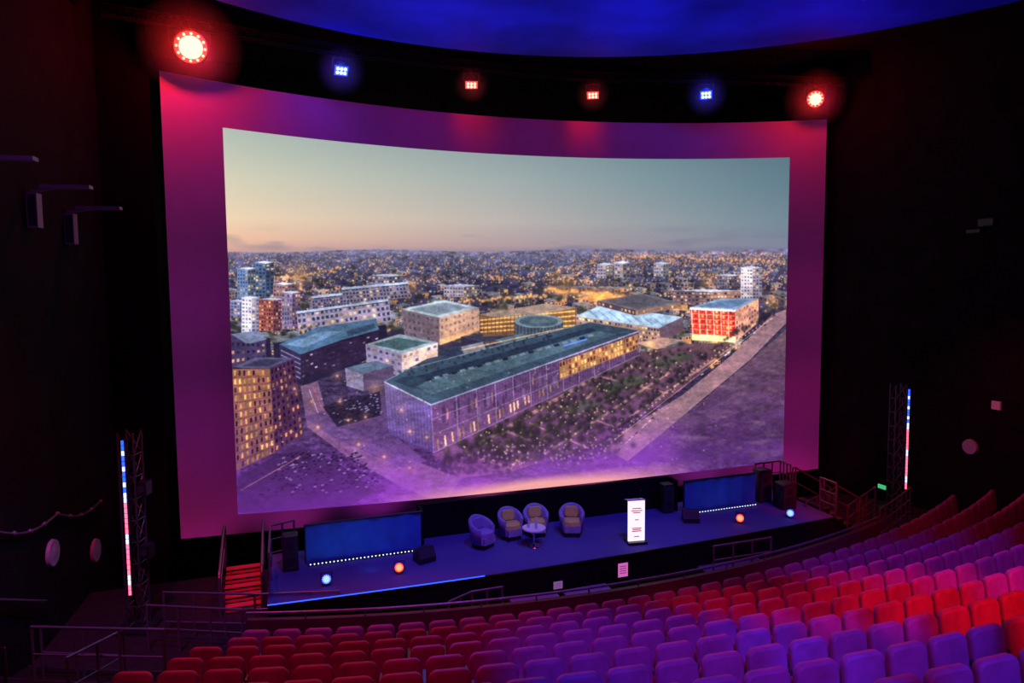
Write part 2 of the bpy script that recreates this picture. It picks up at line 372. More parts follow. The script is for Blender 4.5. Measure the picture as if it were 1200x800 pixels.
ell(631,376,28.5,8,(118,140,152)); ell(631,376,23,6,(78,100,118)); ell(631,376,12,3,(98,118,132))
poly([(674,370),(702,358),(800,371),(772,384)],(165,180,194)); poly([(674,370),(772,384),(774,400),(676,385)],(160,134,128)); poly([(772,384),(800,371),(801,387),(774,400)],(105,84,100))
wins([(674,370),(772,384),(774,400),(676,385)],28,3,(255,220,160),.55,.6,.5,.9,dark=(80,62,80))
for k in range(7): line(688+13*k,361.5+1.9*k,700+13*k,372+1.6*k,2.0,(118,142,166),.7)
block(700,352,98,6,0,(108,106,120),(80,62,76),(150,115,100),24,1,.6)
poly([(808,360),(842,350),(889,349),(862,363)],(118,146,170)); poly([(818,359),(844,352),(878,351),(858,361)],(88,116,144)); q=[(808,360),(862,363),(862,399),(811,396)]; poly(q,(190,56,52))
wins(q,13,6,(250,190,120),.5,.6,.6,.9,dark=(205,40,46)); line(808,361,862,364,2.5,(240,235,225)); 
for k in range(7): line(810+8.6*k,362,812+8.4*k,397,1.1,(240,222,205),.85)
for k in range(5): line(809,367+6*k,862,370+6*k,.8,(235,200,165),.7)
poly([(811,391),(862,394),(862,401),(811,398)],(250,225,175))
q=[(862,363),(889,349),(889,377),(862,400)]; poly(q,(190,150,138)); wins(q,9,6,(250,212,145),.65,.5,.5,.9,dark=(100,72,90)); dot(835,403,9,(250,200,130),.4)
poly([(320,402),(452,380),(456,410),(356,452),(322,440)],(36,34,60))
poly([(327,403),(372,383),(440,373),(444,386),(400,398),(352,415)],(80,112,142)); poly([(327,403),(352,415),(353,446),(330,438)],(58,50,86)); poly([(352,415),(400,400),(444,388),(444,412),(400,430),(353,446)],(46,36,64))
wins([(352,416),(444,389),(444,411),(353,444)],18,5,(225,205,225),.22,.6,.35,.8,dark=(68,54,86)); poly([(334,403),(376,388),(400,388),(356,407)],(122,154,178),.8); poly([(405,388),(438,378),(440,384),(408,394)],(55,74,102),.9)
for k in range(5): line(329,410+5.5*k,352,421+5.5*k,1.6,(155,155,190),.7)
poly([(428,403),(468,391),(513,401),(471,414)],(146,160,170)); poly([(436,403),(466,395),(502,401),(470,410.5)],(74,102,108)); poly([(428,403),(471,414),(471,441),(430,429)],(146,136,162)); poly([(471,414),(513,401),(513,425),(471,441)],(204,190,190))
wins([(471,414),(513,401),(513,424),(471,440)],6,3,(255,195,130),.45,.5,.4,.85,dark=(90,76,98)); wins([(428,403),(471,414),(471,440),(430,428)],6,3,(240,190,150),.25,.45,.35,.85,dark=(92,80,108))
poly([(404,431),(440,422),(460,428),(425,438)],(92,110,134)); poly([(404,431),(425,438),(426,458),(406,452)],(138,128,156)); poly([(425,438),(460,428),(462,448),(426,458)],(92,76,110)); dot(440,456,8,(245,180,130),.4)
poly([(268,388),(316,396),(318,422),(268,432)],(38,32,60)); poly([(270,391),(311,398),(312,420),(270,430)],(68,60,98)); poly([(270,391),(300,387),(313,397),(290,403)],(118,128,155)); wins([(270,398),(311,401),(312,420),(270,428)],7,3,(225,178,140),.3,.5,.4,.8,dark=(46,38,68))
poly([(272,430),(300,418),(343,419),(315,432)],(88,86,118)); poly([(282,429),(303,421),(332,421),(313,429)],(62,60,92))
q=[(272,432),(316,432),(322,530),(276,552)]; poly(q,(158,106,86),1,(130,80,110)); wins(q,8,12,(246,200,118),.55,.42,.62,.92,dark=(68,42,66))
for k in range(13): a=quadpt(q,0,k/12); b=quadpt(q,1,k/12); line(*a,*b,.8,(100,62,76),.8)
q=[(316,432),(344,419),(356,508),(322,530)]; poly(q,(80,48,84)); wins(q,6,12,(235,172,110),.38,.42,.55,.9,dark=(46,28,60))
# ground
poly([(700,520),(742,498),(800,462),(858,415),(905,368),(921,362),(921,378),(880,420),(820,470),(770,512),(735,540)],(156,122,132),.95)
poly([(735,540),(770,512),(822,470),(882,420),(921,385),(921,545)],(104,80,92),1,(78,44,112),.16)
nz=np.clip((vnoise(22,6,8)*.5+vnoise(7,3,9)*.3+vnoise(3,1.5,12)*.2-.45)*2.4,0,1)*((PY>(540-(PX-735)*.83))&(PX>760)&(PY>385))*.4
img=img*(1-nz[...,None])+np.array((158,130,138))*nz[...,None]
nz=np.clip((vnoise(30,8,21)*.6+vnoise(6,3,22)*.4-.55)*3,0,1)*((PY>(545-(PX-735)*.83))&(PX>775)&(PY>400))*.45
img=img*(1-nz[...,None])+np.array((58,48,62))*nz[...,None]
for k in range(9): line(790+12*k,520-13*k,921,470-11*k,.7,(140,114,128),.22)
poly([(352,452),(372,446),(384,492),(440,520),(500,545),(540,560),(520,590),(470,570),(400,530),(360,500)],(128,98,128),.85,(150,92,165))
line(362,456,378,498,1,(240,220,230),.6); line(378,498,470,548,1,(240,220,240),.5); line(366,452,384,494,.7,(240,120,110),.5)
poly([(278,560),(345,520),(400,545),(440,575),(400,598),(279,600)],(66,42,90),.85)
poly([(355,488),(452,462),(456,505),(500,540),(470,548),(390,512)],(92,72,114),.9,(112,72,145),.1)
poly([(378,476),(445,458),(447,486),(395,500)],(42,36,62),.95)
poly([(507,532),(750,412),(810,402),(860,402),(800,455),(700,520),(600,552),(540,560)],(98,72,84),.97,(124,76,136),.25)
for (a,b,c,d,w) in [(560,520,700,440,4),(640,530,790,432,3),(600,545,700,455,3),(720,500,860,405,2.5),(640,470,720,500,2),(700,440,780,460,2),(580,500,660,530,3),(620,495,690,525,2),(540,530,600,548,3)]: line(a,b,c,d,w,(220,172,158),.6)
poly([(700,452),(745,438),(760,446),(716,464)],(78,88,74),.8); poly([(655,478),(690,466),(702,474),(668,488)],(84,86,82),.8); poly([(760,425),(800,412),(815,418),(775,432)],(76,84,70),.8)
for i in range(780):
    y=408+130*rng.random(); xc=765-(y-410)*1.35; x=xc+rng.normal()*60
    if x<520 or y<480+(500-x)*.36: continue
    if x<750 and y<531-(x-508)*.475: continue
    if y>540-(x-735)*.83 or (x>742 and y>498-(x-742)*.72): continue
    r=1.3+1.6*(y-400)/100; dk=rng.random()<.6
    dot(x+.6,y+.5,r*1.1,(34,30,40),.8); dot(x-.3,y-.4,r*.75,(62,60,58) if dk else (104,98,70),.7)
    if rng.random()<.25: dot(x+3,y+2,1.0,(255,214,172),.9)
for i in range(110):
    t=rng.random(); x=700+210*t+rng.normal()*2; y=525-160*t+rng.normal()*2-15*math.sin(t*3); dot(x,y,1.8,(36,30,46),.85); dot(x-.5,y-.5,.9,(78,70,72),.6)
for i in range(45):
    t=i/45; dot(712+196*t,522-150*t-10*math.sin(t*3),.9,(255,215,190),.8)
for i in range(26):
    t=rng.random(); x=722+180*t; y=528-152*t-6*math.sin(t*3); poly([(x,y),(x+3,y-2),(x+3.6,y-.8),(x+.6,y+1.2)],(40,30,50) if rng.random()<.6 else (225,205,215),.9)
RF=[(450,447),(478,432),(690,377),(748,387),(505,474)]
lq=[(450,447),(505,474),(508,531),(456,508)]; q=[(505,474),(748,388),(749,416),(508,531)]
poly(lq,(122,104,152),1,(96,66,146)); poly(q,(78,58,92),1,(128,80,142))
for k in range(72):
    t=(k/72)**.85; tn=((k+1)/72)**.85
    if k%3!=1 and rng.random()<.6:
        v0=.05+.5*rng.random(); poly([quadpt(q,t,v0),quadpt(q,tn,v0),quadpt(q,tn,v0+.35),quadpt(q,t,v0+.35)],(150,126,170) if rng.random()<.5 else (52,40,72),.45)
for k in range(72):
    t=(k/72)**.85; a=quadpt(q,t,0.02); b=quadpt(q,t,.98); line(a[0],a[1],b[0],b[1],1.3 if k%6==0 else .8,(165,138,178) if k%6==0 else (112,88,130),.7)
for v_ in (.3,.62,.98):
    a=quadpt(q,0,v_); b=quadpt(q,1,v_); line(*a,*b,1.0,(165,140,178),.65)
for v_ in (.35,.7):
    a=quadpt(lq,0,v_); b=quadpt(lq,1,v_); line(*a,*b,.8,(86,66,118),.7)
for k in range(14): 
    a=quadpt(lq,k/14,.03); b=quadpt(lq,k/14,.97); line(*a,*b,.7,(146,130,176),.5)
q2=[(655,424),(747,391),(748,408),(656,444)]; poly(q2,(180,130,86),.9); wins(q2,26,3,(246,214,140),.6,.6,.7,.9,dark=(120,74,70))
q3=[(510,512),(655,444),(656,455),(512,530)]; wins(q3,34,1,(255,205,165),.7,.45,.7,.9); wins([(507,480),(650,430),(651,442),(508,502)],30,1,(235,170,160),.25,.4,.6,.6)
poly([(450,447),(500,420),(640,388),(650,396),(478,440)],(58,74,96)); poly([(512,410),(560,400),(575,406),(525,418)],(48,60,84)); poly([(580,398),(612,390),(625,395),(592,404)],(88,110,128)); poly([(540,406),(566,400),(570,412),(545,418)],(126,126,142))
poly(RF,(56,76,94),1,(64,86,106)); poly([(478,446),(690,386),(722,391),(505,462)],(84,110,126),.85); poly([(486,441),(690,384),(700,387),(500,446)],(38,54,76),.95); poly([(462,446),(480,438),(500,446),(484,455)],(44,62,82),.9)
line(450,447,505,474,1.6,(185,185,206)); line(505,474,748,388,1.6,(165,165,192)); line(450,447,478,432,1,(120,138,154)); line(478,432,690,377,.9,(126,144,160))
for k in range(20):
    t=k/20; x=498+t*200; y=444-t*54; poly([(x,y),(x+6,y-1.6),(x+8,y+1),(x+2,y+2.6)],(120,138,150) if k%3 else (32,44,62))
for k in range(30):
    t=k/30; x=512+t*220; y=466-t*74; line(x,y,x-14,y-7,.6,(64,88,106),.6)
line(660,405,688,397,1.6,(110,150,245),.9)
for i in range(50):
    t=rng.random(); dot(468+180*t,438-48*t+rng.normal()*3,1.3,(30,36,54),.85)
line(540,410,660,384,1.4,(240,195,130),.6)
poly([(744,402),(775,395),(802,398),(770,409)],(170,145,135)); dot(762,404,6,(255,215,160),.6); dot(720,410,5,(255,220,160),.4)
for i in range(200):
    x,y=quadpt([(330,530),(420,528),(450,572),(300,582)],rng.random(),rng.random())
    poly([(x,y),(x+3.4,y-.8),(x+4,y+.8),(x+.6,y+1.8)],(150,132,176) if rng.random()<.25 else (36,24,56),.85)
for i in range(110):
    x,y=quadpt([(380,470),(440,458),(446,484),(396,498)],rng.random(),rng.random()); poly([(x,y),(x+3,y-.8),(x+3.4,y+.6),(x+.6,y+1.4)],(128,114,150) if rng.random()<.35 else (28,24,44))
for i in range(140):
    x=520+78*rng.random(); y=530+24*rng.random(); dot(x,y,2.0,(46,30,62),.8); dot(x-.6,y-.6,1,(96,76,104),.5)
for i in range(70): dot(560+150*rng.random(),520+24*rng.random(),1.2,(225,190,205),.7)
for i in range(300):
    y=430+120*rng.random(); x=280+560*rng.random(); dot(x,y,.7,(255,215,185) if rng.random()<.55 else (40,28,56),.7)
for (x,y) in ((408,492),(428,488),(398,470),(365,470),(372,500),(420,520),(450,535),(480,548),(345,455),(395,440),(500,512),(480,505),(470,480)): dot(x,y,1.7,(255,215,175),.85); dot(x,y,7,(235,160,130),.2)
line(282,574,352,534,1.3,(215,150,135),.6); line(720,515,905,372,.8,(255,215,190),.5)
# softness and mottling of the slide, then light wash and glow painted in
def blur(a,r):
    for ax in (0,1):
        k=2*r+1; c=np.cumsum(np.concatenate([np.repeat(np.take(a,[0],ax),r+1,ax),a,np.repeat(np.take(a,[-1],ax),r,ax)],ax),ax)
        n_=a.shape[ax]; a=(np.take(c,range(k,k+n_),ax)-np.take(c,range(0,n_),ax))/k
    return a
cm=(PY>hl)[...,None]
mot=1+.22*(vnoise(2.2,1.3,31)-.5)+.22*(vnoise(7,3,32)-.5)+.18*(vnoise(28,12,33)-.5)
img=np.where(cm,img*mot[...,None],img)
br=np.clip(img-155,0,255)*cm; gl=blur(blur(br,4),4)*.6+blur(blur(br,12),12)*.5
img=img+gl; soft=blur(img,1); img=img*.45+soft*.55
g2=255*np.clip(img/255,0,1.2)**1.05*1.04; img=np.where(cm,g2,img)
wash=np.clip((PY-520)/84,0,1)**1.3  # violet wash of coloured light on the screen, painted into the slide
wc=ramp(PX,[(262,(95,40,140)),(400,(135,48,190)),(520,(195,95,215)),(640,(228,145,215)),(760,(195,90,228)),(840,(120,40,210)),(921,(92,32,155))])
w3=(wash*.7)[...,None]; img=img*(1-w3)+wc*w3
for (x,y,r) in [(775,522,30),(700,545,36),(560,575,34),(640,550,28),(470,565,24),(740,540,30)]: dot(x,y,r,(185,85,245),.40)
bl=np.clip((PY-(572-(PX-497)*.115))/20,0,1)*np.clip(1-np.abs(PX-630)/190,0,1)  # pink glow along the bottom edge, painted into the slide
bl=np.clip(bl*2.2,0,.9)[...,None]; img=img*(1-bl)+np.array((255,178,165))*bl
img=np.clip(img+rng.normal(0,3.0,img.shape),0,255)/255
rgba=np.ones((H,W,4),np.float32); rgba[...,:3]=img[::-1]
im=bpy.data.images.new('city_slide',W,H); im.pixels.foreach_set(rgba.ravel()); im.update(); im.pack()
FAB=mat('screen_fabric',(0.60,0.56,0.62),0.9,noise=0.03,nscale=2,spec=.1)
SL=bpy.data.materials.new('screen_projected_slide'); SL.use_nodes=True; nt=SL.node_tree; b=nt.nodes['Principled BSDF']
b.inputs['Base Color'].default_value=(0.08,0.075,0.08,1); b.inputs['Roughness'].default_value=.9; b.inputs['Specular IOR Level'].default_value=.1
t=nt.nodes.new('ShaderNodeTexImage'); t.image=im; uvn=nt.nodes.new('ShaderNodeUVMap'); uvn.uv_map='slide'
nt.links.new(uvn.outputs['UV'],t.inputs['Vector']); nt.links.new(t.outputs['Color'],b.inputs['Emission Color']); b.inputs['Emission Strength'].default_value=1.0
f=800.0; pitch=math.radians(4.3); roll=math.radians(-0.5); pp=325+f*math.tan(pitch)
CR=(Matrix.Rotation(pi/2-pitch,3,'X')@Matrix.Rotation(roll,3,'Z')); CRi=CR.transposed()
# projector keystone: where each point of the curved screen falls in the flat slide
def key(p):
    q=CRi@(p-CAM); return (600+f*q.x/-q.z, pp-f*q.y/-q.z)
phL,phR,psL,psR=-45.2,10.9,-41.2,7.8
phis=list(np.linspace(phL,psL,5))+list(np.linspace(psL,psR,61))[1:]+list(np.linspace(psR,phR,5))[1:]
def uu(ph): return (ph-phL)/(phR-phL)
def dip(ph): return 1.1*(1-(2*uu(ph)-1)**2)
def zrow(ph):
    zb=.30-dip(ph); zs=.92-.14*uu(ph)-dip(ph); zt=12.36-.05*uu(ph)
    return list(np.linspace(zb,zs,3))+list(np.linspace(zs,zt,40))[1:]+list(np.linspace(zt,13.67,4))[1:]
vs=[];nv=0
for ph in phis:
    zr=zrow(ph); nv=len(zr)
    for z in zr: vs.append(SP(ph,z))
fs=[];ms=[]
for i in range(len(phis)-1):
    for j in range(nv-1):
        fs.append((i*nv+j,(i+1)*nv+j,(i+1)*nv+j+1,i*nv+j+1)); ms.append(1 if (4<=i<64 and 2<=j<41) else 0)
me=bpy.data.meshes.new('cinema_screen'); me.from_pydata([tuple(v) for v in vs],[],fs); me.materials.append(FAB); me.materials.append(SL)
me.polygons.foreach_set('material_index',ms); me.polygons.foreach_set('use_smooth',[True]*len(fs))
uvl=me.uv_layers.new(name='slide'); kk=[key(v) for v in vs]
for l in me.loops:
    x,y=kk[l.vertex_index]; uvl.data[l.index].uv=((x-X0)/CW,1-(y-Y0)/CH)
me.update(); so=bpy.data.objects.new('cinema_screen',me); sc.collection.objects.link(so)
# ------------------------------------------------------------ stage
def sfront(s): return 0.22*(s/7.0)**2
mb=MB(); ns=40; a0,a1=-6.3,9.0; H0=.95; T=MS
L=[a0+(a1-a0)*i/ns for i in range(ns+1)]
vs=[];fs=[]
for s in L: vs+=[(s,sfront(s),0),(s,sfront(s),H0),(s,2.95,H0),(s,2.95,0)]
for i in range(ns):
    a=4*i; fs.append((a+1,a+5,a+6,a+2))
mb.add(vs,fs,CARPET,M=T)
mb.add(vs,[(4*i,4*i+4,4*i+5,4*i+1) for i in range(ns)]+[(0,1,2,3),(4*ns,4*ns+3,4*ns+2,4*ns+1)],BLACK,M=T)
for i in range(ns):
    s0,s1=L[i],L[i+1]; mb.cyl((s0,sfront(s0)-.01,H0-.02),(s1,sfront(s1)-.01,H0-.02),.022,METAL,6,M=T)
mb.obj('stage')
mb=MB()
for i in range(17):
    s0=-6.3+i*.28; s1=s0+.28; mb.cyl((s0,sfront(s0)-.05,H0+.005),(s1,sfront(s1)-.05,H0+.005),.012,E_STB,6,M=T)
mb.obj('stage_edge_led_strip')
mb=MB(); mb.box((1.2,2.75,1.41),(7.6,.1,.92),BLACK,M=T); mb.box((-2.55,2.5,1.41),(.08,.45,.92),BLACK,M=T); mb.box((5.0,2.5,1.41),(.08,.45,.92),BLACK,M=T); mb.obj('stage_back_flat')
def drape(name,s0,s1,t,z0,z1):
    mb=MB(); n=int((s1-s0)/.045); vs=[];fs=[]
    for i in range(n+1):
        s=s0+(s1-s0)*i/n; tt=t+.02*math.sin(i*.55)+.01*math.sin(i*.21); vs+=[(s,tt,z0),(s,tt,z1)]
    for i in range(n): fs.append((2*i,2*i+2,2*i+3,2*i+1))
    mb.add(vs,fs,DRAPE,True,M=T); mb.cyl((s0,t,z1),(s1,t,z1),.03,METAL,M=T)
    for s in (s0,s1): mb.cyl((s,t+.03,z0),(s,t+.03,z1),.03,METAL,M=T)
    mb.obj(name)
drape('stage_drape',-5.45,-2.6,2.1,.955,1.90); drape('stage_drape',5.15,7.6,2.1,.955,1.88)
def ledrow(name,s0,s1,t):
    mb=MB(); mb.box(((s0+s1)/2,t,.99),(s1-s0,.06,.07),METAL,M=T); n=int((s1-s0)/.09)
    for i in range(n): mb.sph((s0+(i+.5)*(s1-s0)/n,t-.035,1.0),.018,E_STR,8,M=T)
    mb.obj(name)
ledrow('led_batten',-5.4,-2.75,1.9); ledrow('led_batten',5.2,7.5,1.9)
def wedge(name,s,t,rz,w=.45):
    mb=MB(); pr=[(-.0,0),(.36,0),(.36,.12),(.22,.34),(.0,.30)]
    vs=[(-w/2,y,z) for y,z in pr]+[(w/2,y,z) for y,z in pr]; n=5
    fs=[tuple(range(n))[::-1],tuple(range(n,2*n))]+[(i,(i+1)%n,n+(i+1)%n,n+i) for i in range(n)]
    mb.add(vs,fs,METAL); mb.add([(-w/2+.03,.355,.135),(w/2-.03,.355,.135),(w/2-.03,.235,.325),(-w/2+.03,.235,.325)],[(0,1,2,3)],GRILLE)
    mb.cyl((-w/2-.01,.15,.2),(w/2+.01,.15,.2),.02,CHROME)
    mb.obj(name,S(s,t,.955),SA+rz)
wedge('stage_monitor_speaker',-2.75,1.45,pi+.3); wedge('stage_monitor_speaker',5.0,1.6,pi-.4)
def par(name,p,d,core,glow,size=.16,rect=False,up=None):
    mb=MB(); d=Vector(d).normalized(); q=d.to_track_quat('Z','Y').to_matrix().to_4x4()
    mb.cyl((0,0,-size*1.6),(0,0,-size*.2),size*.75,METAL,14,size*1.02,M=q); mb.cyl((0,0,-size*.2),(0,0,0),size*1.02,METAL,14,size*1.1,M=q,caps=False)
    if rect:
        mb.box((0,0,-.01),(size*2.1,size*1.6,.04),METAL,M=q)
        mb.box((0,0,.014),(size*1.9,size*1.4,.01),glow,M=q)
        for i in(-1,0,1):
            for j in(-.5,.5): mb.cyl((i*size*.55,j*size*.62,.01),(i*size*.55,j*size*.62,.04),size*.24,core,8,M=q)
    else:
        mb.cyl((0,0,-.02),(0,0,.0),size*.98,glow,20,M=q); mb.cyl((0,0,0),(0,0,.02),size*.72,core,16,M=q)
        for i in range(12):
            a=2*pi*i/12; mb.cyl((size*.84*math.cos(a),size*.84*math.sin(a),0),(size*.84*math.cos(a),size*.84*math.sin(a),.02),size*.09,core,8,M=q)
    pts=[(size*1.2,0,-size*.4),(size*1.2,size*.9,-size*.9),(size*1.2,size*1.5,-size*.9),(-size*1.2,size*1.5,-size*.9),(-size*1.2,size*.9,-size*.9),(-size*1.2,0,-size*.4)]
    mb.tube([q@Vector(a) for a in pts],.012,METAL,6)
    if up is not None: mb.cyl(q@Vector((0,size*1.5,-size*.9)),Vector(up),.02,METAL,6)
    return mb.obj(name,p)
bar=[(-8.58,18.9),(-5.07,21.07),(-1.25,22.7),(2.86,24.1),(6.8,24.2),(10.9,24.9)]
cols=['R','B','r','r','B','R']
for i,((x,y),c) in enumerate(zip(bar,cols)):
    p=Vector((x,y,14.1)); tgt=Vector((1.5,8,2)) if c in 'RB' else Vector((x*.5,14,1)); d=(tgt-p)
    if c=='R': d=(CAM-p).normalized()+ (Vector((2,6,2))-p).normalized()
    par('stage_light_par',p,d,E_REDC if c in'Rr' else E_BLUC,E_RED if c in'Rr' else E_BLU,(.42 if i==0 else .28) if c=='R' else .20,rect=(c!='R'),up=(0,0,.42))
def truss(mb,a,b,w,r,m,seg):
    a=Vector(a);b=Vector(b); d=(b-a); q=d.to_track_quat('Z','Y').to_matrix(); cs=[q@Vector((x*w/2,y*w/2,0)) for x,y in((-1,-1),(1,-1),(1,1),(-1,1))]
    for c in cs: mb.cyl(a+c,b+c,r,m,6)
    for i in range(seg):
        p0=a+d*(i/seg); p1=a+d*((i+1)/seg)
        for k in range(4): mb.cyl(p0+cs[k],p1+cs[(k+1)%4],r*.6,m,5)
        for k in range(4): mb.cyl(p0+cs[k],p0+cs[(k+1)%4],r*.6,m,5)
mb=MB(); pts=[Vector((-10.3,17.8,14.7))]+[Vector((x,y,14.7)) for x,y in bar]+[Vector((12.0,24.9,14.7))]
for a,b in zip(pts[:-1],pts[1:]): truss(mb,a,b,.25,.02,BLACK,10)
for p in pts[1:-1:2]: mb.cyl(p,p+Vector((0,0,1.14)),.02,METAL)
mb.obj('lighting_truss')
for s,t,c in((-5.05,.68,'B'),(-3.4,.75,'O'),(6.12,.82,'O'),(7.71,.68,'B')):
    p=S(s,t,1.10); par('floor_uplight',p,CAM-p,E_ORG if c=='O' else E_BLUF,E_RED if c=='O' else E_BLU,.10)
def tower3(name,base,h,ledside):
    mb=MB(); truss(mb,(0,0,0.05),(0,0,h),.34,.025,TRUSSM,9); mb.box((0,0,.03),(.8,.8,.05),METAL)
    x=ledside; mb.box((x,-.22,h*.58),(.10,.05,h*.80),METAL)
    n=30; z0=h*.19; z1=h*.97
    for i in range(n):
        za=z0+(z1-z0)*i/n; m=[E_STR2,E_STR,E_STR2,E_STR2][(i//2)%4] if i<n*.66 else (E_STB if i%3 else E_STR)
        mb.box((x,-.255,za+(z1-z0)/n/2),(.05,.02,(z1-z0)/n*.86),m)
    for z in (.4*h,.72*h): mb.box((.30,-.05,z),(.22,.25,.3),METAL); mb.cyl((.30,-.18,z),(.30,-.2,z),.08,GRILLE)
    mb.obj(name,base)
tower3('led_truss_tower',(-8.55,15.0,0),4.5,-.02)
tower3('led_truss_tower',(12.68,22.2,0),4.25,.20)
def tub(s,t,rz,cush=TUBC):
    mb=MB(); n=28; ri,ro=.255,.345; vs=[];fs=[]
    for i in range(n+1):
        a=math.radians(-128+256*i/n); k=max(0,math.cos(a*.62)); top=.56+.24*k**2
        ca,sa=math.cos(a),math.sin(a); fl=1.0+.06*k
        for r,z in((ro*.86,.13),(ro*fl,top-.04),(ro*fl-.03,top),(ri+.03,top),(ri,top-.04),(ri,.3)):
            vs.append((r*sa*1.02,r*ca,z))
    m_=6
    for i in range(n):
        for j in range(m_): fs.append((i*m_+j,(i+1)*m_+j,(i+1)*m_+(j+1)%m_,i*m_+(j+1)%m_))
    mb.add(vs,fs,TUB,True); mb.add(vs[:6],[(0,1,2,3,4,5)],TUB); mb.add(vs[-6:],[(5,4,3,2,1,0)],TUB)
    mb.cyl((0,-.01,.14),(0,-.01,.33),.29,TUB,24,.30); mb.cyl((0,-.03,.33),(0,-.03,.43),.28,cush,24,.27); mb.sph((0,-.03,.42),.265,cush,20,.16)
    mb.rbox((0,.17,.60),.38,.30,.09,.08,cush,rx=math.radians(-10),e=.03)
    mb.box((0,-.25,.23),(.42,.08,.18),TUB)
    for x,y in((-.2,-.22),(.2,-.22),(-.18,.2),(.18,.2)): mb.cyl((x,y,0),(x*.9,y*.9,.15),.015,METAL,8,.025)
    o=mb.obj('tub_armchair',S(s,t,.955),SA+rz); o.scale=(.96,.96,.96)
tub(-1.12,1.65,.55,mat('tub_chair_cushion_violet',(.25,.18,.45),.8)); tub(-.25,1.95,.15); tub(.47,1.95,-.1); tub(1.38,1.65,-.35)
mb=MB(); mb.cyl((0,0,.46),(0,0,.49),.30,WHITE,32); mb.cyl((0,0,.02),(0,0,.46),.03,CHROME,12); mb.cyl((0,0,0),(0,0,.02),.18,CHROME,24,.17); mb.obj('round_side_table',S(.15,1.25,.95))
for i,(x,y) in enumerate(((-.12,.05),(.1,.1),(.02,-.12))):
    mb=MB(); mb.cyl((0,0,0),(0,0,.15),.03,GLASS,12); mb.cyl((0,0,.15),(0,0,.19),.03,GLASS,12,.012); mb.cyl((0,0,.19),(0,0,.23),.013,WHITE,10); mb.obj('water_bottle',S(.15+x,1.25+y,1.44))
mb=MB(); mb.box((0,.05,.03),(.5,.42,.06),METAL); mb.rbox((0,0,.58),.44,1.08,.07,.015,E_SIGN,e=.004,n=2); mb.box((0,.12,.6),(.3,.2,1.0),METAL); mb.box((0,.1,1.11),(.46,.34,.02),WHITE,rx=-.2)
for z,w in((.92,.24),(.86,.3),(.81,.2),(.62,.1),(.40,.26),(.36,.22),(.32,.26),(.18,.14)): mb.box((0,-.038,z),(w,.004,.022),E_TXT)
mb.cyl((.1,.1,1.12),(.1,-.02,1.36),.007,METAL,6); mb.sph((.1,-.03,1.38),.022,METAL,8)
mb.obj('lectern',S(2.72,.55,.955),SA-.15)
def sign(name,s,z,w,h,m,t=-.05):
    mb=MB(); mb.box((0,0,0),(w,.02,h),METAL); mb.box((0,-.012,0),(w*.9,.004,h*.92),m)
    for k in(.25,.1,-.05,-.2): mb.box((0,-.016,k*h),(w*.6,.003,h*.05),WHITE)
    mb.obj(name,S(s,t,z),SA)
sign('wall_poster',2.02,.58,.3,.38,E_PINK); sign('wall_poster',.28,.46,.26,.2,mat('pale_notice',(.5,.4,.55),.6,emi=(.5,.3,.5),es=.25))
for s in(-.45,.85):
    mb=MB(); mb.box((0,0,.40),(1.15,.34,.06),GREYP); mb.box((0,0,.2),(1.05,.26,.05),METAL)
    for x in(-.5,.5): mb.box((x,0,.2),(.05,.3,.4),METAL)
    mb.obj('bench',S(s,-.45,0),SA)
def steps(name,s,t,w,nst,rise,run,noseM,rz=0,rl=.4):
    mb=MB()
    for i in range(nst):
        mb.box((0,i*run+run/2,(i+1)*rise/2),(w,run,(i+1)*rise),BLACK)
        mb.box((0,i*run+run/2+.0,(i+1)*rise+.006),(w*.98,run*.8,.012),noseM)
        mb.box((0,i*run-.004,(i+.5)*rise),(w*.98,.006,rise*.5),noseM)
    for x in(-w/2-.04,w/2+.04):
        pts=[Vector((x,-.15,.95)),Vector((x,0,rise+.95)),Vector((x,nst*run,nst*rise+.95)),Vector((x,nst*run+rl,nst*rise+.95))]
        mb.tube(pts,.03,RAILM); mb.tube([p-Vector((0,0,.45)) for p in pts],.02,RAILM)
        for p in pts: mb.cyl((p.x,p.y,max(0,p.z-.98)),p,.028,RAILM)
    mb.obj(name,S(s,t,0),SA+rz)
REDC=mat('red_step_carpet',(.60,.05,.05),.8)
DKC=mat('dark_step_carpet',(.10,.04,.06),.8)
steps('stage_steps',-6.93,2.05,.85,5,.12,.27,REDC)
steps('stage_steps',10.45,1.5,1.1,5,.19,.27,DKC,rz=pi/2,rl=.1)
rail('stage_guard_rail',[S(-6.25,.5,.95),S(-6.25,2.2,.95),S(-5.7,2.4,.95)],1.0,mid=(.33,.66),sub=2)
rail('stage_guard_rail',[S(8.0,2.6,.95),S(8.95,2.6,.95),S(8.95,2.15,.95)],1.05,mid=(.33,.66),sub=3)
rail('stage_guard_rail',[S(8.95,.9,.95),S(8.95,.3,.95)],1.0,mid=(.33,.66),sub=1)
rail('handrail',[S(4.1,-.85,.0),S(5.8,-.85,.0)],1.2,mid=(.4,.7),sub=3)
rail('handrail',[S(-2.6,-.9,0),S(-2.0,-.6,0),S(-1.3,-.6,0)],.9,sub=2)
mb=MB(); mb.box((5.0,-.45,.2),(1.8,.6,.4),BLACK,M=T); mb.box((5.0,-.45,.405),(1.8,.6,.01),mat('ramp_carpet',(.08,.06,.14),.8),M=T); mb.obj('stage_front_tread')
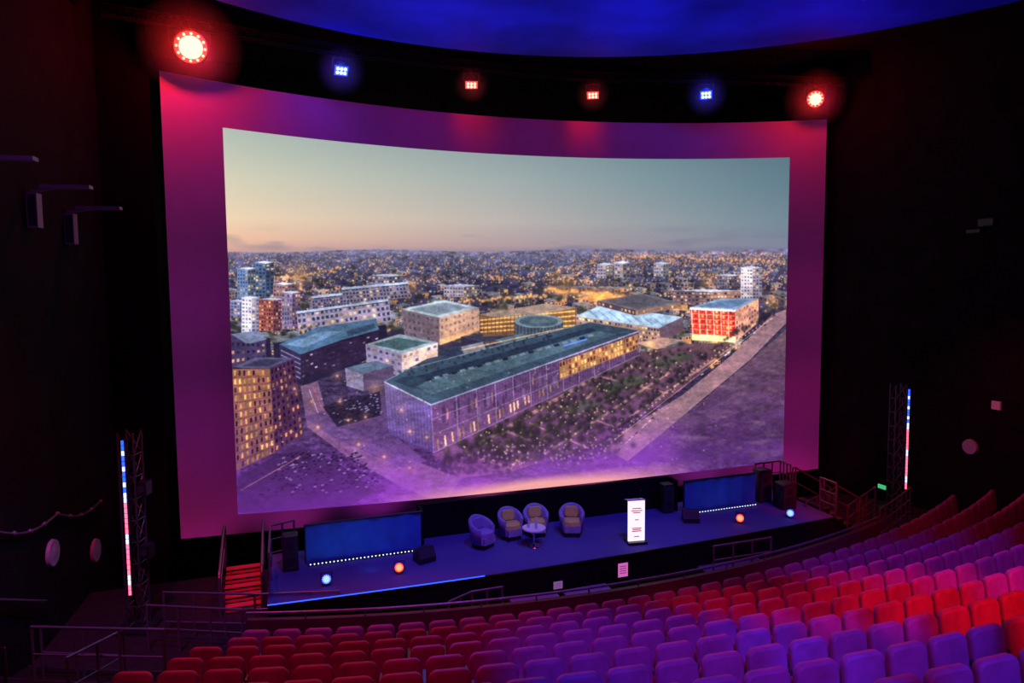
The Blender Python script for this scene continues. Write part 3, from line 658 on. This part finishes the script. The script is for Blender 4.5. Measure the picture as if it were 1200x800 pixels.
def cab(name,s,t,z,w,d,h):
    mb=MB(); mb.rbox((0,0,h/2),w,h,d,.03,METAL,e=.015,n=2); mb.box((0,-d/2-.005,h/2),(w*.86,.01,h*.86),GRILLE)
    mb.cyl((0,-d/2-.012,h*.3),(0,-d/2-.02,h*.3),w*.32,METAL,20); mb.cyl((0,-d/2-.012,h*.72),(0,-d/2-.02,h*.72),w*.18,METAL,16)
    mb.obj(name,S(s,t,z),SA)
cab('loudspeaker',8.2,1.5,.955,.5,.45,.75); cab('loudspeaker',7.95,2.2,.955,.45,.35,1.0); cab('loudspeaker',-5.8,1.9,.955,.35,.35,.85); cab('loudspeaker',4.7,2.35,.955,.35,.3,.85)
# ------------------------------------------------------------ wall items
def wdisc(name,y,z,side,r=.30):
    mb=MB(); mb.cyl((0,0,0),(.07,0,0),r,DISC,28,r*.94); mb.sph((.07,0,0),r*.9,DISC,20,1.0,M=Matrix.Diagonal((.25,1,1,1)))
    if side<0: mb.obj(name,(lwx(y),y,z),math.atan(.2417))
    else: mb.obj(name,(rwx(y),y,z),pi+math.atan(.416))
wdisc('wall_uplighter',14.65,1.88,-1); wdisc('wall_uplighter',17.1,.94,-1); wdisc('wall_uplighter',21.2,2.40,1,.24)
mb=MB(); mb.box((.05,0,0),(.08,.25,.25),WHITE); mb.obj('wall_speaker',(rwx(20.5),20.5,3.85),pi+math.atan(.416))
mb=MB(); mb.box((.05,0,0),(.08,.45,.22),METAL); mb.cyl((.05,0,-.1),(.4,0,-.25),.03,METAL); mb.box((.5,0,-.28),(.3,.4,.1),METAL); mb.obj('wall_bracket_light',(rwx(21.0),21.0,9.4),pi+math.atan(.416))
for y,z in((12.0,9.9),(14.6,9.75),(16.5,9.5)):
    mb=MB(); mb.box((.10,0,-.40),(.20,.26,.72),GREYP); mb.box((.1,-.135,-.40),(.16,.01,.66),GRILLE); mb.cyl((.05,0,.0),(.6,-.1,.08),.035,GREYP); mb.box((.75,-.08,.10),(.95,.24,.07),GREYP)
    mb.obj('wall_mounted_speaker',(lwx(y),y,z),math.atan(.2417))
mb=MB(); pts=[]
for i in range(25):
    u_=i/24; y=12.3+5.2*u_; z=3.25-1.15*u_-.20*math.sin(pi*min(1,u_*2 if u_<.5 else (u_-.5)*2)); pts.append(Vector((lwx(y)+.07,y,z)))
mb.tube(pts,.03,RAILM,6)
for i in range(0,25,3): mb.sph(pts[i],.06,RAILM,8)
mb.obj('cable_swag')
mb=MB(); mb.box((.03,0,0),(.04,.3,.14),E_GRN); mb.obj('exit_sign',(rwx(24.0)-.03,24.0,.25),pi+math.atan(.416))
# balls of haze added to imitate the glow halo round each lamp
hm=bpy.data.materials.new('lamp_halo_haze'); hm.use_nodes=True; nt=hm.node_tree
nt.nodes.remove(nt.nodes['Principled BSDF']); vsn=nt.nodes.new('ShaderNodeVolumeScatter'); vsn.inputs['Anisotropy'].default_value=.0
tc=nt.nodes.new('ShaderNodeTexCoord'); ln=nt.nodes.new('ShaderNodeVectorMath'); ln.operation='LENGTH'; nt.links.new(tc.outputs['Object'],ln.inputs[0])
mr=nt.nodes.new('ShaderNodeMapRange'); mr.inputs['From Min'].default_value=1.0; mr.inputs['From Max'].default_value=0.0; mr.inputs['To Min'].default_value=0.0; mr.inputs['To Max'].default_value=.16
nt.links.new(ln.outputs['Value'],mr.inputs['Value']); nt.links.new(mr.outputs['Result'],vsn.inputs['Density'])
nt.links.new(vsn.outputs['Volume'],nt.nodes['Material Output'].inputs['Volume'])
for i,(x,y) in enumerate(bar):
    r=(1.35,.75,.6,.6,.75,1.1)[i]; d=(CAM-Vector((x,y,14.1))).normalized()
    mb=MB(); mb.sph((0,0,0),1.0,hm,24); o=mb.obj('lamp_halo_haze',Vector((x,y,14.1))+d*.3); o.scale=(r,r,r)
# ------------------------------------------------------------ lights
def spot(name,p,tgt,col,w,ang=60,blend=.6,r=.1):
    l=bpy.data.lights.new(name,'SPOT'); l.energy=w; l.color=col; l.spot_size=math.radians(ang); l.spot_blend=blend; l.shadow_soft_size=r
    o=bpy.data.objects.new(name,l); sc.collection.objects.link(o); o.location=p; d=Vector(tgt)-Vector(p); o.rotation_euler=d.to_track_quat('-Z','Y').to_euler(); return o
RED=(1,.01,.02); BLU=(.01,.03,1)
for ph,c,w in((-44,(1,.03,.5),60),(-37,(.9,.04,.6),64),(-30,(.8,.04,.8),64),(-20,(1,.15,.6),80),(-10,(1,.15,.7),80),(0,(.8,.05,.9),60),(6,(.8,.02,.6),60),(10,(1,.02,.4),70)):
    spot('screen_uplight',SP(ph,-1.2,RS-1.8),SP(ph,3.0),c,w,100,.8,.15)
for ph,c,w in((-44,(.4,.02,1),32),(-35,(.22,.02,1),24),(-25,(.2,.02,1),19),(-16,(.22,.02,.9),16),(-7,(.22,.02,.9),16),(2,(.28,.02,.8),17),(9.5,(.8,.02,.6),18)):
    spot('screen_wash_light',SP(ph,14.3,RS-2.2),SP(ph,11.5),c,w,100,.8,.15)
for i in(2,3):
    x,y=bar[i]; spot('red_accent_light',(x,y+.9,14.1),(x-.1,y+2.3,13.35),(1,.01,.03),32,80,1,.1)
for z,e in ((3.5,36),(7,32),(10.5,13)):
    spot('side_wash_light',SP(-44.4,z,RS-3.2),SP(-44.4,z),(.85,.02,.65),e,80,1,.2); spot('side_wash_light',SP(9.8,z,RS-3.2),SP(9.8,z),(1,.01,.35),e*1.15,80,1,.2)
spot('red_key_light',(-8.3,18.3,12.7),(-1,10,1),RED,3500,45,.7); spot('red_key_light',(10.6,23.9,12.7),(6.5,10,2),RED,4500,32,.7)
spot('blue_key_light',(-5,20.4,13.1),(2,9.5,2),BLU,5500,28,.7); spot('blue_key_light',(6.8,23.5,13.1),(8.6,13,2),BLU,5000,26,.7)
for s in (-4,-1,2,5.5): spot('blue_stage_light',S(s,-4,13.5),S(s,1.1,.95),(.10,.08,1),2600,34,.8)
spot('chair_fill_light',S(.5,-6,12),S(.2,1.6,1.3),(1,.75,.5),420,16,.8)  # added warm fill on the chairs, has no fixture
spot('drape_light',S(-4,.9,1.05),S(-4,2.1,1.7),(.05,.3,1),9,130,.9,.05); spot('drape_light',S(-5,1.2,1.05),S(-5,2.1,1.7),(.05,.3,1),7,130,.9,.05); spot('drape_light',S(6.3,1.0,1.05),S(6.3,2.1,1.7),(.05,.3,1),6,130,.9,.05)
spot('house_light',(-2,-3,14.5),(-3.4,11.6,.6),(1,.01,.10),2800,30,.9); spot('house_light',(9,-3,14.5),(7.4,9.9,2.4),(1,.01,.03),22000,14,.7)
spot('house_light',(9,-3,14.5),(4.6,11.5,2.0),(1,.01,.05),9000,9,.8)
spot('house_light',(3,-3,14.5),(1.9,8.9,2),(.02,.05,1),12000,17,.7)
spot('house_light',(11,-1,14.5),(9.0,13.2,1.8),(.03,.05,1),8000,17,.8)
spot('house_light',(4,-3,14.5),(3.0,12.8,1),(.9,.02,.25),3200,28,.9); spot('house_light',(8,-3,14.5),(4.4,8.2,3),(.03,.05,1),13000,10,.6)
spot('house_light',(12,0,14.5),(9,16,1),(1,.02,.10),3500,24,.9)
spot('ceiling_wash_light',(-1.5,20.5,10.5),(-.5,17.0,15),(.04,.08,1),420,150,1); spot('ceiling_wash_light',(4,20.5,10.5),(4,17,15),(.04,.07,1),360,150,1); spot('ceiling_wash_light',(9,20.0,10.5),(8.5,17,15),(.05,.06,1),330,150,1)
spot('ceiling_wash_light',(-6,17.5,11.6),(-5,15,15),(.3,.05,.8),140,150,1)
def pt(name,p,c,e):
    l=bpy.data.lights.new(name,'POINT'); l.energy=e; l.color=c; l.shadow_soft_size=.08; o=bpy.data.objects.new(name,l); sc.collection.objects.link(o); o.location=p
for i,e in((0,240),(5,110),(2,18),(3,18)):
    x,y=bar[i]; d=(CAM-Vector((x,y,14.1))).normalized(); pt('red_spill_light',Vector((x,y,14.1))+d*.42,(1,.01,.008),e)
for i in(1,4):
    x,y=bar[i]; d=(CAM-Vector((x,y,14.1))).normalized(); pt('blue_spill_light',Vector((x,y,14.1))+d*.3,(.02,.03,1),45)
spot('wall_wash_light',(-7,9,10),(-10.2,14,1),(1,.02,.08),1200,60,.9); spot('wall_wash_light',(12,16,9),(15,20,1),(1,.02,.12),700,70,.9)
spot('violet_wall_light',(-4,8,9),(-9.9,14.5,10),(.6,.12,1),190,36,.9)
spot('red_step_light',S(-6.9,1.5,3.6),S(-6.9,2.8,.3),(1,.02,.02),170,50,.8); spot('red_step_light',S(8.5,-.8,3.6),S(9.3,1.4,.9),(1,.02,.02),260,70,.8)
spot('blue_rail_light',(-7,11,8),(-8,13,1),(.1,.15,1),900,60,.9)
w=bpy.data.worlds.new('World'); sc.world=w; w.use_nodes=True; w.node_tree.nodes['Background'].inputs[0].default_value=(.02,.008,.015,1); w.node_tree.nodes['Background'].inputs[1].default_value=.1
# ------------------------------------------------------------ camera
cd=bpy.data.cameras.new('Camera'); co=bpy.data.objects.new('Camera',cd); sc.collection.objects.link(co)
cd.sensor_fit='HORIZONTAL'; cd.sensor_width=36; cd.lens=36*f/1200; cd.shift_y=-(400-pp)/1200; cd.clip_end=200
co.matrix_world=Matrix.Translation(CAM)@CR.to_4x4(); sc.camera=co
try:
    sc.view_settings.view_transform='Standard'; sc.view_settings.look='None'
except Exception: pass
